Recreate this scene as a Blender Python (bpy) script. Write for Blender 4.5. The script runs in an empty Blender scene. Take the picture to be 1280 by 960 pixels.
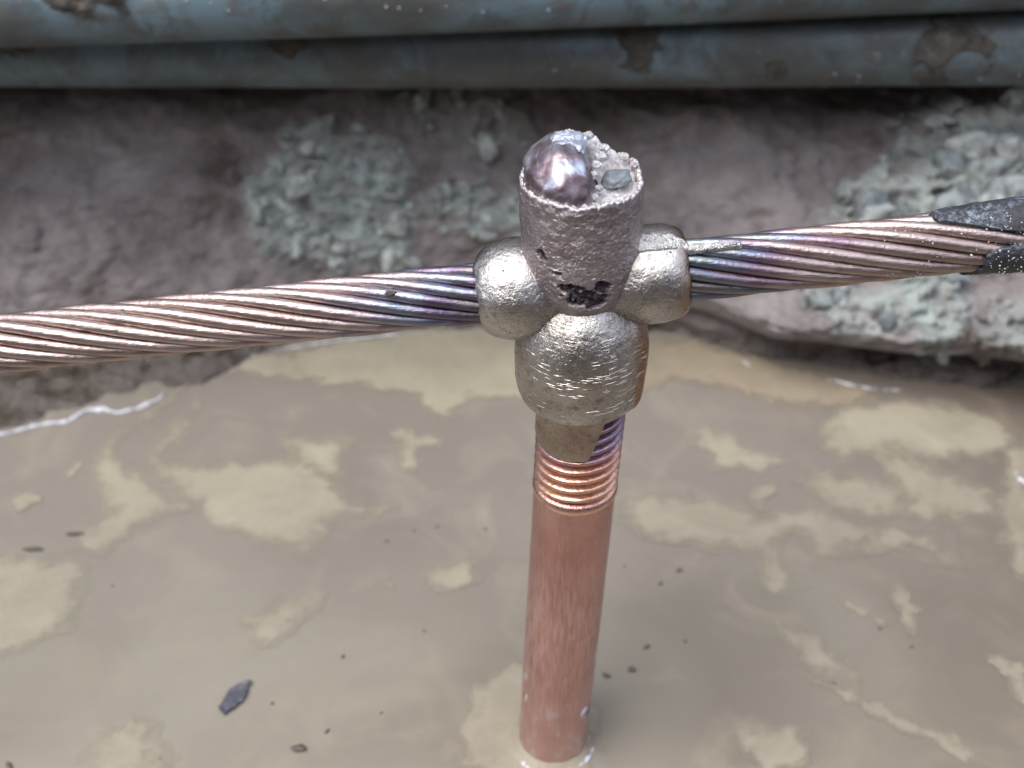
import bpy, bmesh, math, random
import numpy as np
from mathutils import Vector, Matrix

random.seed(7)
rng = np.random.default_rng(11)
SC = bpy.context.scene
COL = SC.collection
MM = 0.001                       # all modelling is in millimetres, linked in metres

# ------------------------------------------------------------------ camera, sky, sun, exposure
PITCH = math.radians(38.0)
CAM = np.array([-9.5, -172.0, 244.5])            # mm; the origin is the rod where it meets the water
FPX = 1500.0                                     # focal length in pixels of a 1280 wide picture
cd = bpy.data.cameras.new('camera')
cam = bpy.data.objects.new('camera', cd); COL.objects.link(cam)
cam.location = CAM * MM
cam.rotation_euler = (math.pi / 2 - PITCH, 0, 0)
cd.sensor_width = 36.0
cd.lens = FPX / 1280.0 * 36.0
cd.clip_start = 0.005; cd.clip_end = 500
cd.dof.use_dof = True
cd.dof.focus_distance = 0.203
cd.dof.aperture_fstop = 19.0
SC.camera = cam

SUN_EL, SUN_AZ = math.radians(60), math.radians(-126)   # azimuth clockwise from +Y
w = bpy.data.worlds.new('World'); SC.world = w; w.use_nodes = True
nt = w.node_tree; nt.nodes.clear()
wo = nt.nodes.new('ShaderNodeOutputWorld'); bg = nt.nodes.new('ShaderNodeBackground')
sky = nt.nodes.new('ShaderNodeTexSky'); sky.sky_type = 'NISHITA'; sky.sun_disc = False
sky.sun_elevation = SUN_EL; sky.sun_rotation = SUN_AZ
sky.dust_density = 2.0; sky.air_density = 1.0; sky.ozone_density = 1.0
mx = nt.nodes.new('ShaderNodeMix'); mx.data_type = 'RGBA'
cl = nt.nodes.new('ShaderNodeTexNoise'); cl.inputs['Scale'].default_value = 1.6; cl.inputs['Detail'].default_value = 5
tc = nt.nodes.new('ShaderNodeTexCoord')
rm = nt.nodes.new('ShaderNodeMapRange'); rm.inputs[1].default_value = .3; rm.inputs[2].default_value = .6
rm.inputs[3].default_value = .45; rm.inputs[4].default_value = 1.0
nt.links.new(tc.outputs['Generated'], cl.inputs['Vector'])
nt.links.new(cl.outputs[0], rm.inputs[0]); nt.links.new(rm.outputs[0], mx.inputs['Factor'])
nt.links.new(sky.outputs[0], mx.inputs[6]); mx.inputs[7].default_value = (8.5, 9.3, 11.2, 1)
nt.links.new(mx.outputs[2], bg.inputs['Color']); bg.inputs['Strength'].default_value = 0.092
nt.links.new(bg.outputs[0], wo.inputs['Surface'])

sl = bpy.data.lights.new('sun', 'SUN'); sl.energy = 1.7; sl.angle = math.radians(42); sl.color = (1, .96, .9)
so = bpy.data.objects.new('sun', sl); COL.objects.link(so)
sd = Vector((math.sin(SUN_AZ) * math.cos(SUN_EL), math.cos(SUN_AZ) * math.cos(SUN_EL), math.sin(SUN_EL)))
so.rotation_euler = sd.to_track_quat('Z', 'Y').to_euler()
so.location = (0, 0, 5)
SC.view_settings.view_transform = 'Standard'; SC.view_settings.look = 'None'
SC.view_settings.exposure = 1.06; SC.view_settings.gamma = 1.0
SC.render.engine = 'CYCLES'

# ------------------------------------------------------------------ maths helpers
CF = np.array([0, math.cos(PITCH), -math.sin(PITCH)])
CU = np.array([0, math.sin(PITCH), math.cos(PITCH)])
def ray(px, py):
    return CF + np.array([1., 0, 0]) * (px - 640) / FPX + CU * (480 - py) / FPX
WL = 3.0                                         # water level
def at_z(px, py, z=0.0):
    d = ray(px, py); t = (z + WL - CAM[2]) / d[2]; return CAM + d * t
def at_y(px, py, y=0.0):
    d = ray(px, py); t = (y - CAM[1]) / d[1]; return CAM + d * t
def project(P):
    q = P - CAM
    dep = q @ CF
    return 640 + FPX * q[:, 0] / dep, 480 - FPX * (q @ CU) / dep

_perm = np.random.default_rng(3).permutation(256); _perm = np.concatenate([_perm, _perm, _perm])
_g = np.random.default_rng(5).normal(size=(256, 3)); _g /= np.linalg.norm(_g, axis=1)[:, None]
def pn(P):
    P = np.asarray(P, float); I = np.floor(P).astype(int); F = P - I; I &= 255
    u = F * F * F * (F * (F * 6 - 15) + 10)
    def gr(a, b, c):
        h = _perm[_perm[_perm[I[..., 0] + a] + I[..., 1] + b] + I[..., 2] + c]
        return ((F - np.array([a, b, c])) * _g[h]).sum(-1)
    x, y, z = u[..., 0], u[..., 1], u[..., 2]
    def l(a, b, t): return a + (b - a) * t
    return 1.5 * l(l(l(gr(0,0,0), gr(1,0,0), x), l(gr(0,1,0), gr(1,1,0), x), y),
             l(l(gr(0,0,1), gr(1,0,1), x), l(gr(0,1,1), gr(1,1,1), x), y), z)
def fbm(P, o=4, gain=.5):
    P = np.asarray(P, float); s = 0; a = 1.
    for i in range(o):
        s = s + a * pn(P * 2 ** i + 17.3 * i); a *= gain
    return s
def sst(a, b, x):
    t = np.clip((x - a) / (b - a), 0, 1); return t * t * (3 - 2 * t)
def in_poly(px, py, poly):
    poly = np.asarray(poly, float); inside = np.zeros(px.shape, bool); j = len(poly) - 1
    for i in range(len(poly)):
        xi, yi = poly[i]; xj, yj = poly[j]
        c = ((yi > py) != (yj > py)) & (px < (xj - xi) * (py - yi) / (yj - yi + 1e-12) + xi)
        inside ^= c; j = i
    return inside
def poly_sd(px, py, poly):
    """signed distance, positive inside"""
    poly = np.asarray(poly, float); d = np.full(px.shape, 1e9)
    for i in range(len(poly)):
        a = poly[i - 1]; b = poly[i]; ab = b - a
        t = np.clip(((px - a[0]) * ab[0] + (py - a[1]) * ab[1]) / (ab @ ab + 1e-12), 0, 1)
        d = np.minimum(d, np.hypot(px - a[0] - t * ab[0], py - a[1] - t * ab[1]))
    return np.where(in_poly(px, py, poly), d, -d)

# ------------------------------------------------------------------ mesh / object helpers
def make_mesh(name, V, F, mat=None, attrs=None, smooth=True):
    me = bpy.data.meshes.new(name)
    V = np.asarray(V, float).reshape(-1, 3) * MM
    F = np.asarray(F, int)
    me.vertices.add(len(V)); me.vertices.foreach_set('co', V.ravel())
    k = F.shape[1]
    me.loops.add(F.size); me.loops.foreach_set('vertex_index', F.ravel())
    me.polygons.add(len(F)); me.polygons.foreach_set('loop_start', np.arange(0, F.size, k))
    me.update(calc_edges=True)
    me.polygons.foreach_set('use_smooth', np.full(len(F), smooth))
    for a, v in (attrs or {}).items():
        at = me.attributes.new(a, 'FLOAT', 'POINT'); at.data.foreach_set('value', np.asarray(v, float).ravel())
    me.validate()
    if mat: me.materials.append(mat)
    return me
def grid_faces(n, m, cu=False, cv=False, off=0, flip=False):
    i = np.arange(n if cu else n - 1); j = np.arange(m if cv else m - 1)
    I, J = np.meshgrid(i, j, indexing='ij'); I2 = (I + 1) % n; J2 = (J + 1) % m
    f = np.stack([I * m + J, I2 * m + J, I2 * m + J2, I * m + J2], -1).reshape(-1, 4) + off
    return f[:, ::-1] if flip else f
def link(name, me, parent=None):
    o = bpy.data.objects.new(name, me); COL.objects.link(o)
    if parent: o.parent = parent
    return o
def tag(o, label=None, cat=None, group=None, kind=None):
    if label: o['label'] = label
    if cat: o['category'] = cat
    if group: o['group'] = group
    if kind: o['kind'] = kind
    return o
def thing(name, label, cat, loc=(0, 0, 0), group=None):
    o = bpy.data.objects.new(name, None); COL.objects.link(o); o.empty_display_size = .005
    o.location = np.asarray(loc) * MM
    return tag(o, label, cat, group)
def ico(sub=2):
    bm = bmesh.new(); bmesh.ops.create_icosphere(bm, subdivisions=sub, radius=1)
    V = np.array([v.co[:] for v in bm.verts]); F = np.array([[v.index for v in f.verts] for f in bm.faces]); bm.free()
    return V, F
ICO = {k: ico(k) for k in (1, 2, 3, 4, 5)}
def revolve(prof, n=96, dense=1):
    """profile (r,z) list -> grid P[n,m,3] round Z"""
    prof = np.asarray(prof, float)
    if dense > 1:
        t = np.arange(len(prof)); d = np.concatenate([[0], np.cumsum(np.hypot(*np.diff(prof, axis=0).T))])
        k = np.linspace(0, d[-1], len(prof) * dense)
        prof = np.stack([np.interp(k, d, prof[:, 0]), np.interp(k, d, prof[:, 1])], 1)
        for _ in range(dense):
            q = prof.copy(); q[1:-1] = (prof[:-2] + 2 * prof[1:-1] + prof[2:]) / 4; prof = q
    th = np.linspace(0, 2 * np.pi, n, endpoint=False)
    return np.stack([np.cos(th)[:, None] * prof[None, :, 0], np.sin(th)[:, None] * prof[None, :, 0],
                     np.broadcast_to(prof[None, :, 1], (n, len(prof)))], -1)

# ------------------------------------------------------------------ node helpers
class NT:
    def __init__(s, name):
        s.m = bpy.data.materials.new(name); s.m.use_nodes = True; s.t = s.m.node_tree; s.t.nodes.clear()
        s.out = s.t.nodes.new('ShaderNodeOutputMaterial'); s.b = s.t.nodes.new('ShaderNodeBsdfPrincipled')
        s.t.links.new(s.b.outputs[0], s.out.inputs[0])
        c = s.t.nodes.new('ShaderNodeTexCoord'); s.obj = c.outputs['Object']
        g = s.t.nodes.new('ShaderNodeNewGeometry'); s.pos = g.outputs['Position']; s.nrm = g.outputs['Normal']
    def put(s, sock, v):
        if isinstance(v, bpy.types.NodeSocket): s.t.links.new(v, sock)
        elif isinstance(v, (tuple, list)) and len(v) == 3 and sock.type == 'RGBA': sock.default_value = (*v, 1)
        else: sock.default_value = v
    def set(s, **kw):
        for k, v in kw.items(): s.put(s.b.inputs[k.replace('_', ' ')], v)
    def map(s, vec, scale=(1, 1, 1), rot=(0, 0, 0), loc=(0, 0, 0)):
        n = s.t.nodes.new('ShaderNodeMapping'); s.put(n.inputs[0], vec)
        n.inputs['Scale'].default_value = scale; n.inputs['Rotation'].default_value = rot; n.inputs['Location'].default_value = loc
        return n.outputs[0]
    def noise(s, scale, detail=4, rough=.55, vec=None, dist=0):
        n = s.t.nodes.new('ShaderNodeTexNoise'); s.put(n.inputs['Vector'], vec or s.obj)
        n.inputs['Scale'].default_value = scale; n.inputs['Detail'].default_value = detail
        n.inputs['Roughness'].default_value = rough; n.inputs['Distortion'].default_value = dist
        return n.outputs[0]
    def vor(s, scale, vec=None, feat='F1', rand=1):
        n = s.t.nodes.new('ShaderNodeTexVoronoi'); n.feature = feat; s.put(n.inputs['Vector'], vec or s.obj)
        n.inputs['Scale'].default_value = scale; n.inputs['Randomness'].default_value = rand
        return n.outputs['Distance']
    def ramp(s, fac, stops, interp='LINEAR'):
        n = s.t.nodes.new('ShaderNodeValToRGB'); s.put(n.inputs[0], fac); r = n.color_ramp; r.interpolation = interp
        while len(r.elements) < len(stops): r.elements.new(.5)
        for e, (p, c) in zip(r.elements, stops):
            e.position = p; e.color = (*c, 1) if isinstance(c, (tuple, list)) else (c, c, c, 1)
        return n.outputs[0]
    def mix(s, fac, a, b, mode='MIX'):
        n = s.t.nodes.new('ShaderNodeMix'); n.data_type = 'RGBA'; n.blend_type = mode
        s.put(n.inputs['Factor'], fac); s.put(n.inputs[6], a); s.put(n.inputs[7], b); return n.outputs[2]
    def math(s, op, a, b=0.0, c=0.0, clamp=False):
        n = s.t.nodes.new('ShaderNodeMath'); n.operation = op; n.use_clamp = clamp
        s.put(n.inputs[0], a); s.put(n.inputs[1], b); s.put(n.inputs[2], c); return n.outputs[0]
    def rng(s, v, a, b, c=0., d=1.):
        n = s.t.nodes.new('ShaderNodeMapRange'); s.put(n.inputs[0], v)
        for k, q in enumerate((a, b, c, d)): n.inputs[k + 1].default_value = q
        return n.outputs[0]
    def attr(s, name):
        n = s.t.nodes.new('ShaderNodeAttribute'); n.attribute_name = name; return n.outputs['Fac']
    def sep(s, v):
        n = s.t.nodes.new('ShaderNodeSeparateXYZ'); s.put(n.inputs[0], v); return n.outputs
    def rand(s):
        return s.t.nodes.new('ShaderNodeObjectInfo').outputs['Random']
    def bump(s, h, dist, strength=1., nrm=None):
        n = s.t.nodes.new('ShaderNodeBump'); s.put(n.inputs['Height'], h)
        n.inputs['Distance'].default_value = dist; n.inputs['Strength'].default_value = strength
        if nrm: s.put(n.inputs['Normal'], nrm)
        return n.outputs[0]
    def alpha(s, fac):
        tr = s.t.nodes.new('ShaderNodeBsdfTransparent'); mxs = s.t.nodes.new('ShaderNodeMixShader')
        s.put(mxs.inputs[0], fac); s.t.links.new(tr.outputs[0], mxs.inputs[1]); s.t.links.new(s.b.outputs[0], mxs.inputs[2])
        s.t.links.new(mxs.outputs[0], s.out.inputs[0])

# ------------------------------------------------------------------ materials
def mat_soil():
    n = NT('bank_soil'); P = n.pos
    big = n.noise(22, 5, .6, P); mid = n.noise(110, 6, .65, P); fine = n.noise(700, 4, .7, P)
    c = n.ramp(big, [(.32, (.075, .055, .046)), (.45, (.20, .170, .166)), (.64, (.30, .265, .26))])
    c = n.mix(n.rng(mid, .35, .65, 0, .8), c, n.mix(.5, c, (.08, .055, .045)))
    c = n.mix(n.rng(fine, .45, .75, 0, .35), c, (.32, .30, .30))
    c = n.mix(n.math('MULTIPLY', n.attr('clay'), n.rng(mid, .35, .6, .3, 1)), c, n.mix(n.noise(240, 3, .5, P), (.20, .235, .22), (.48, .525, .495)))
    z = n.sep(P)[2]
    zz = n.math('ADD', z, n.math('MULTIPLY', n.math('SUBTRACT', mid, .5), .02))
    wet = n.math('MAXIMUM', n.rng(zz, .004, .016, 1, 0), n.attr('wet'))
    c = n.mix(wet, c, n.mix(mid, (.028, .018, .012), (.075, .05, .034)))
    n.set(Base_Color=c, Roughness=n.math('SUBTRACT', n.rng(fine, .3, .7, .62, .9), n.math('MULTIPLY', wet, .58)),
          Specular_IOR_Level=n.rng(wet, 0, 1, .4, .9))
    h = n.math('ADD', n.math('MULTIPLY', mid, .8), n.math('MULTIPLY', fine, .25))
    n.set(Normal=n.bump(h, .005, .6))
    return n.m
def mat_clay(bl=0):
    n = NT('crumbly_clay'); r = n.rand()
    f = n.noise(260, 4, .6, n.pos)
    c = n.mix(r, (.35, .39, .37), (.56, .60, .565)) if not bl else n.mix(r, (.22, .265, .28), (.45, .475, .455))
    c = n.mix(n.rng(f, .42, .66, 0, .8), c, (.12, .105, .095))
    n.set(Base_Color=c, Roughness=.7, Normal=n.bump(n.noise(900, 5, .65, n.pos), .002, .6))
    return n.m
def mat_water():
    n = NT('muddy_water'); P = n.map(n.pos, (1, 1, 1))
    a = n.noise(9, 4, .5, P, .6); b = n.noise(40, 5, .6, P, 1.0); f = n.noise(1500, 3, .6, P)
    c = n.ramp(a, [(.32, (.185, .160, .128)), (.5, (.245, .216, .172)), (.66, (.28, .25, .2))])
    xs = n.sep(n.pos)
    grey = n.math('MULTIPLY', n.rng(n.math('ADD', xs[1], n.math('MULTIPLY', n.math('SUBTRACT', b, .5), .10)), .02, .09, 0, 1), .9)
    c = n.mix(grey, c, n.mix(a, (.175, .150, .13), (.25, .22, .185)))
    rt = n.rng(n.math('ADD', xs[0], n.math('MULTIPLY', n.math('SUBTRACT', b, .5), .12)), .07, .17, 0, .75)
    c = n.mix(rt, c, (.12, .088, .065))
    c = n.mix(n.rng(b, .5, .75, 0, .4), c, (.37, .32, .235))
    c = n.mix(n.rng(f, .6, .75, 0, .12), c, (.1, .085, .07))
    n.set(Base_Color=c, Roughness=.07, IOR=1.33, Normal=n.bump(n.noise(60, 2, .5, P), .0012, .25))
    return n.m
def mat_scum(tint):
    n = NT('scum_film'); b = n.noise(160, 6, .65, n.pos, .8); f = n.noise(1100, 3, .6, n.pos)
    c = n.mix(n.rng(b, .3, .7), tint, tuple(.78 * v for v in tint))
    c = n.mix(n.rng(f, .62, .75, 0, .5), c, (.16, .13, .1))
    n.set(Base_Color=c, Roughness=.45, Specular_IOR_Level=.35, Normal=n.bump(f, .0006, .4))
    e = n.attr('edge')
    e = n.math('ADD', e, n.math('MULTIPLY', n.math('SUBTRACT', b, .5), 1.1)); e = n.math('ADD', e, n.math('MULTIPLY', n.math('SUBTRACT', n.noise(48, 5, .6, n.pos, .6), .5), 1.3))
    n.alpha(n.rng(e, -.2, 1.1, 0, .86))
    return n.m
def mat_glint_foam():  # white colour stands in for sky reflected on wet edges; bubbles share it
    n = NT('white_glint_foam')
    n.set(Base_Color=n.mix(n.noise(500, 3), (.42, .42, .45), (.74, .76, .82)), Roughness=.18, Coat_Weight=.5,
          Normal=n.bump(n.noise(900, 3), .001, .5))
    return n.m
def mat_dark(name, a, b, rough=.5):
    n = NT(name); n.set(Base_Color=n.mix(n.noise(900, 4), a, b), Roughness=rough, Normal=n.bump(n.noise(1500, 4), .0005, .5)); return n.m
def mat_pipe():
    n = NT('grey_blue_plastic'); P = n.pos
    a = n.noise(28, 5, .6, n.map(P, (.6, 1, 1))); b = n.noise(130, 5, .65, n.map(P, (.7, 1, 1)), .5); s = n.noise(60, 4, .6, n.map(P, (.9, .3, .3)))
    c = n.mix(n.noise(14, 2, .5, P), (.085, .13, .15), (.135, .19, .22))
    c = n.mix(n.rng(a, .42, .6, 0, .85), c, (.05, .048, .042))
    c = n.mix(n.rng(n.noise(75, 6, .7, n.map(P, (.8, .6, .6)), .8), .5, .6, 0, .6), c, (.045, .045, .042))
    c = n.mix(n.rng(b, .52, .68, 0, .8), c, (.09, .08, .065))
    c = n.mix(n.rng(s, .58, .68, 0, .7), c, (.07, .065, .055))
    c = n.mix(n.rng(n.noise(420, 3, .6, P), .62, .74, 0, .3), c, (.26, .29, .3))
    n.set(Base_Color=c, Roughness=n.rng(b, .3, .7, .28, .6), Normal=n.bump(b, .001, .3))
    return n.m
def mat_mud():
    n = NT('caked_mud'); b = n.noise(200, 5, .65, n.pos)
    n.set(Base_Color=n.ramp(b, [(.3, (.04, .033, .028)), (.55, (.085, .072, .058)), (.75, (.17, .15, .125))]), Roughness=.6,
          Normal=n.bump(n.noise(700, 5, .7, n.pos), .002, .8))
    n.alpha(n.rng(n.math('ADD', n.attr('edge'), n.math('MULTIPLY', n.math('SUBTRACT', b, .5), 1.2)), .15, .9, 0, .92))
    return n.m
def mat_drop():
    n = NT('water_drop'); n.set(Base_Color=(.75, .85, .95), Roughness=.05, IOR=1.33, Transmission_Weight=.8); return n.m
def mat_copper_rod():
    n = NT('rod_copper'); O = n.obj
    st = n.noise(1, 5, .65, n.map(O, (1700, 1700, 150), (.1, .3, 0)))
    st2 = n.noise(1, 4, .6, n.map(O, (2100, 2100, 120), (0, -.45, .4)))
    big = n.noise(75, 5, .6, n.map(O, (1, 1, .55)))
    z = n.sep(O)[2]
    c = n.ramp(big, [(.3, (.41, .195, .165)), (.55, (.54, .30, .265)), (.75, (.60, .39, .36))])
    dusty = n.math('MULTIPLY', n.rng(st, .42, .75), n.rng(z, .078, .055, .15, 1.))
    dusty = n.math('MAXIMUM', dusty, n.math('MULTIPLY', n.rng(st2, .52, .68), n.rng(z, .06, .03, 0, .8)))
    low = n.rng(z, .045, .005, 0, .38)
    dust = n.math('MAXIMUM', n.math('MULTIPLY', dusty, .7), low)
    c = n.mix(dust, c, (.70, .52, .50))
    sp = n.math('MULTIPLY', n.rng(n.noise(300, 5, .65, n.map(O, (1, 1, .6))), .56, .68), n.rng(z, .066, .03, 0, 1))
    c = n.mix(n.math('MULTIPLY', sp, .8), c, (.60, .55, .56)); c = n.mix(n.rng(z, .0062, .0042, 0, .75), c, (.22, .12, .075))
    n.set(Base_Color=c, Metallic=n.rng(dust, 0, 1, .95, .5), Roughness=n.math('ADD', n.rng(dust, 0, 1, .24, .48), n.math('MULTIPLY', n.rng(st2, .4, .7), .1)),
          Normal=n.bump(n.math('ADD', st, n.math('MULTIPLY', st2, .6)), .0006, .3))
    return n.m
def mat_thread():
    n = NT('thread_copper'); z = n.sep(n.obj)[2]; x = n.sep(n.obj)[0]
    b = n.noise(160, 4, .6)
    t = n.math('ADD', z, n.math('MULTIPLY', n.math('SUBTRACT', b, .5), .009))
    c = n.ramp(n.rng(t, .085, .109), [(0, (.74, .47, .36)), (.32, (.74, .44, .33)), (.48, (.6, .33, .29)), (.62, (.36, .27, .36)), (.82, (.28, .2, .26)), (1, (.25, .19, .22))])
    c = n.mix(n.rng(n.noise(260, 4, .6), .56, .64, 0, .8), c, (.60, .30, .16))
    n.set(Base_Color=c, Metallic=1, Roughness=n.rng(b, .3, .7, .2, .36), Normal=n.bump(n.noise(900, 4), .0004, .35))
    return n.m
def mat_weld(name, cols, rough=(.28, .5), scratch=False, copper_side=False, pit=False, bumpd=.00035):
    n = NT(name); O = n.obj
    a = n.noise(130, 5, .6); m = n.noise(520, 6, .65); f = n.noise(1900, 4, .65)
    c = n.ramp(a, [(.3, cols[0]), (.5, cols[1]), (.7, cols[2])])
    c = n.mix(n.rng(m, .52, .7, 0, .75), c, tuple(.45 * v for v in cols[0]))
    spots = n.rng(n.vor(520), .10, .05); msk = n.rng(n.noise(170, 3), .46, .56)
    spots = n.math('MULTIPLY', spots, msk)
    c = n.mix(n.rng(n.noise(75, 5, .65, None, .4), .56, .70, 0, .55), c, (.20, .135, .10))
    c = n.mix(n.math('MULTIPLY', spots, .9), c, (.04, .03, .03))
    r = n.rng(m, .3, .7, rough[0], rough[1])
    h = n.math('ADD', n.math('MULTIPLY', m, .9), n.math('MULTIPLY', f, .7))
    h = n.math('SUBTRACT', h, n.math('MULTIPLY', spots, .6))
    metal = 1.0
    if copper_side:
        x = n.sep(O)[0]; y = n.sep(O)[1]
        k = n.math('ADD', x, n.math('MULTIPLY', n.math('SUBTRACT', n.noise(150, 4), .5), .006))
        k = n.rng(k, copper_side[0], copper_side[1], 0, .8)
        c = n.mix(k, c, n.mix(m, (.42, .19, .08), (.16, .08, .05)))
    if scratch:
        y = n.sep(O)[1]
        s1 = n.rng(n.noise(1, 2, .5, n.map(O, (230, 230, 2300), (0, -.22, 0))), .63, .70)
        s2 = n.rng(n.noise(1, 2, .5, n.map(O, (230, 230, 2300), (0, .3, 0), (3, 1, 2))), .64, .71)
        s3 = n.rng(n.noise(1, 2, .5, n.map(O, (190, 190, 2000), (0, .75, 0), (1, 5, 2))), .66, .72)
        sc = n.math('MAXIMUM', s1, n.math('MAXIMUM', s2, s3))
        sc = n.math('MULTIPLY', sc, n.math('MULTIPLY', n.rng(y, -.006, -.0085), n.rng(n.noise(180, 3), .42, .55)))
        c = n.mix(sc, c, (.95, .92, .88)); r = n.math('SUBTRACT', r, n.math('MULTIPLY', sc, .2))
        h = n.math('SUBTRACT', h, n.math('MULTIPLY', sc, .7))
    if pit:
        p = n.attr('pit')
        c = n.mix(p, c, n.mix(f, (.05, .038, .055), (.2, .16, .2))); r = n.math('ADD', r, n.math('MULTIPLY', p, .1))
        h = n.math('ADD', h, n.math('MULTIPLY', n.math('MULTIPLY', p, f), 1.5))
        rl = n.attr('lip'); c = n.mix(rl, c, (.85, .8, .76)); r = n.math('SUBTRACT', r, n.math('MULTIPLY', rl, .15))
    n.set(Base_Color=c, Metallic=metal, Roughness=r, Normal=n.bump(h, bumpd, .75))
    return n.m
def mat_bead():
    n = NT('glassy_bead'); a = n.noise(190, 4, .6, None, .5); m = n.noise(600, 5, .6)
    c = n.ramp(a, [(.36, (.13, .09, .10)), (.47, (.24, .19, .205)), (.55, (.42, .43, .49)), (.68, (.64, .69, .76))])  # pale bluish stops: own patches plus a highlight painted into the colour
    n.set(Base_Color=c, Metallic=.9, Roughness=n.rng(m, .3, .7, .26, .44), Normal=n.bump(m, .0003, .35), Coat_Weight=.15)
    return n.m
def mat_wire():
    n = NT('wire_copper'); r = n.rand(); O = n.obj
    x = n.sep(O)[0]
    q = n.noise(1, 3, .5, n.map(O, (60, 500, 500)))
    xr = n.math('ADD', x, n.math('MULTIPLY', n.math('SUBTRACT', q, .5), .028))
    xr = n.math('ADD', xr, n.math('MULTIPLY', n.math('SUBTRACT', r, .5), .013))
    base = n.mix(r, (.38, .295, .262), (.48, .385, .352))
    base = n.mix(n.rng(q, .35, .65, 0, .4), base, (.42, .30, .275))
    cl = n.ramp(n.rng(xr, -.049, -.012), [(0, (.48, .39, .36)), (.3, (.43, .33, .315)), (.55, (.28, .27, .32)), (.66, (.25, .29, .36)), (.78, (.19, .14, .20)), (.9, (.13, .11, .165)), (1, (.17, .15, .155))])
    cr = n.ramp(n.rng(xr, .018, .046), [(0, (.22, .205, .195)), (.2, (.20, .235, .245)), (.36, (.19, .20, .27)), (.52, (.27, .185, .23)), (.75, (.40, .31, .30)), (1, (.47, .38, .35))])
    c = n.mix(n.rng(xr, -.051, -.045), base, cl); c = n.mix(n.math('GREATER_THAN', x, .01), c, n.mix(n.rng(xr, .041, .047), cr, base))
    str_ = n.noise(1, 4, .6, n.map(O, (90, 2200, 2200)))
    c = n.mix(n.rng(str_, .52, .7, 0, .35), c, (.25, .18, .165))
    dirt = n.math('MULTIPLY', n.rng(n.noise(230, 5, .65), .54, .68), .5); c = n.mix(dirt, c, (.19, .15, .14))
    n.set(Base_Color=c, Metallic=.95, Roughness=n.rng(str_, .3, .7, .27, .47),
          Normal=n.bump(n.math('ADD', str_, n.noise(1500, 3)), .0003, .35))
    return n.m
def mat_rubber():
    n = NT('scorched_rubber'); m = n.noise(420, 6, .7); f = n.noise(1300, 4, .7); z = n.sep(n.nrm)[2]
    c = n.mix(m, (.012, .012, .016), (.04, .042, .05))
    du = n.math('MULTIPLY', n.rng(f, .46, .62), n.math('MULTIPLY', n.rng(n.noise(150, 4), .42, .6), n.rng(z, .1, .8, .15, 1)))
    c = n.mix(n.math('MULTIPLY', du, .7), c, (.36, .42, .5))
    n.set(Base_Color=c, Roughness=n.rng(m, .3, .7, .28, .55), Normal=n.bump(n.math('ADD', m, n.math('MULTIPLY', f, .3)), .0007, .8))
    return n.m

M_SOIL = mat_soil(); M_CLAY = mat_clay(); M_CLAYB = mat_clay(1); M_WATER = mat_water()
M_SCUM = mat_scum((.435, .385, .285)); M_SCUMO = mat_scum((.40, .33, .235)); M_SCUMG = mat_scum((.40, .35, .262))
M_GLINT_FOAM = mat_glint_foam(); M_PIPE = mat_pipe(); M_MUD = mat_mud(); M_DROP = mat_drop()
M_SPECK = mat_dark('dark_debris', (.06, .05, .04), (.15, .12, .095)); M_LEAF = mat_dark('dark_leaf', (.05, .05, .06), (.12, .12, .14), .35)
M_ROD = mat_copper_rod(); M_THREAD = mat_thread()
M_BODY = mat_weld('weld_silver', [(.34, .305, .27), (.45, .415, .38), (.56, .53, .50)], (.13, .36), scratch=True, copper_side=(.0105, .0128))
M_SLEEVE = mat_weld('weld_sleeve', [(.34, .31, .28), (.47, .44, .41), (.60, .57, .54)], (.13, .38), copper_side=(.0165, .0205))
M_RISER = mat_weld('weld_riser', [(.27, .225, .235), (.385, .33, .335), (.50, .455, .46)], (.30, .47), pit=True, bumpd=.0007)
M_FILM = mat_weld('weld_film', [(.36, .25, .21), (.44, .36, .28), (.52, .43, .36)], (.22, .4), bumpd=.0005)
M_SLAG = mat_weld('slag_silver', [(.62, .57, .56), (.76, .72, .71), (.84, .81, .80)], (.3, .55), bumpd=.0016)
M_FIN = mat_weld('bright_flash', [(.66, .63, .58), (.78, .75, .70), (.86, .84, .80)], (.18, .34), bumpd=.0012)
M_SKIN = mat_weld('bluish_skin', [(.42, .44, .50), (.54, .57, .64), (.64, .66, .72)], (.3, .5), bumpd=.0006)
M_NUGGET = mat_dark('slag_stone', (.07, .085, .10), (.19, .21, .225), .25)
M_BEAD = mat_bead(); M_WIRE = mat_wire(); M_CORE = mat_dark('core_copper', (.10, .05, .035), (.22, .11, .075), .4); M_RUB = mat_rubber()
M_FLECK = mat_dark('dry_mud_fleck', (.36, .33, .34), (.58, .55, .56), .7); M_FLECKD = mat_dark('dark_mud_fleck', (.16, .15, .17), (.3, .28, .3), .6)
M_CRUST = mat_dark('scorched_crust', (.012, .01, .013), (.05, .042, .052), .45)
M_GRIT = mat_dark('pale_grit', (.5, .5, .5), (.8, .8, .78), .6)

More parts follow.
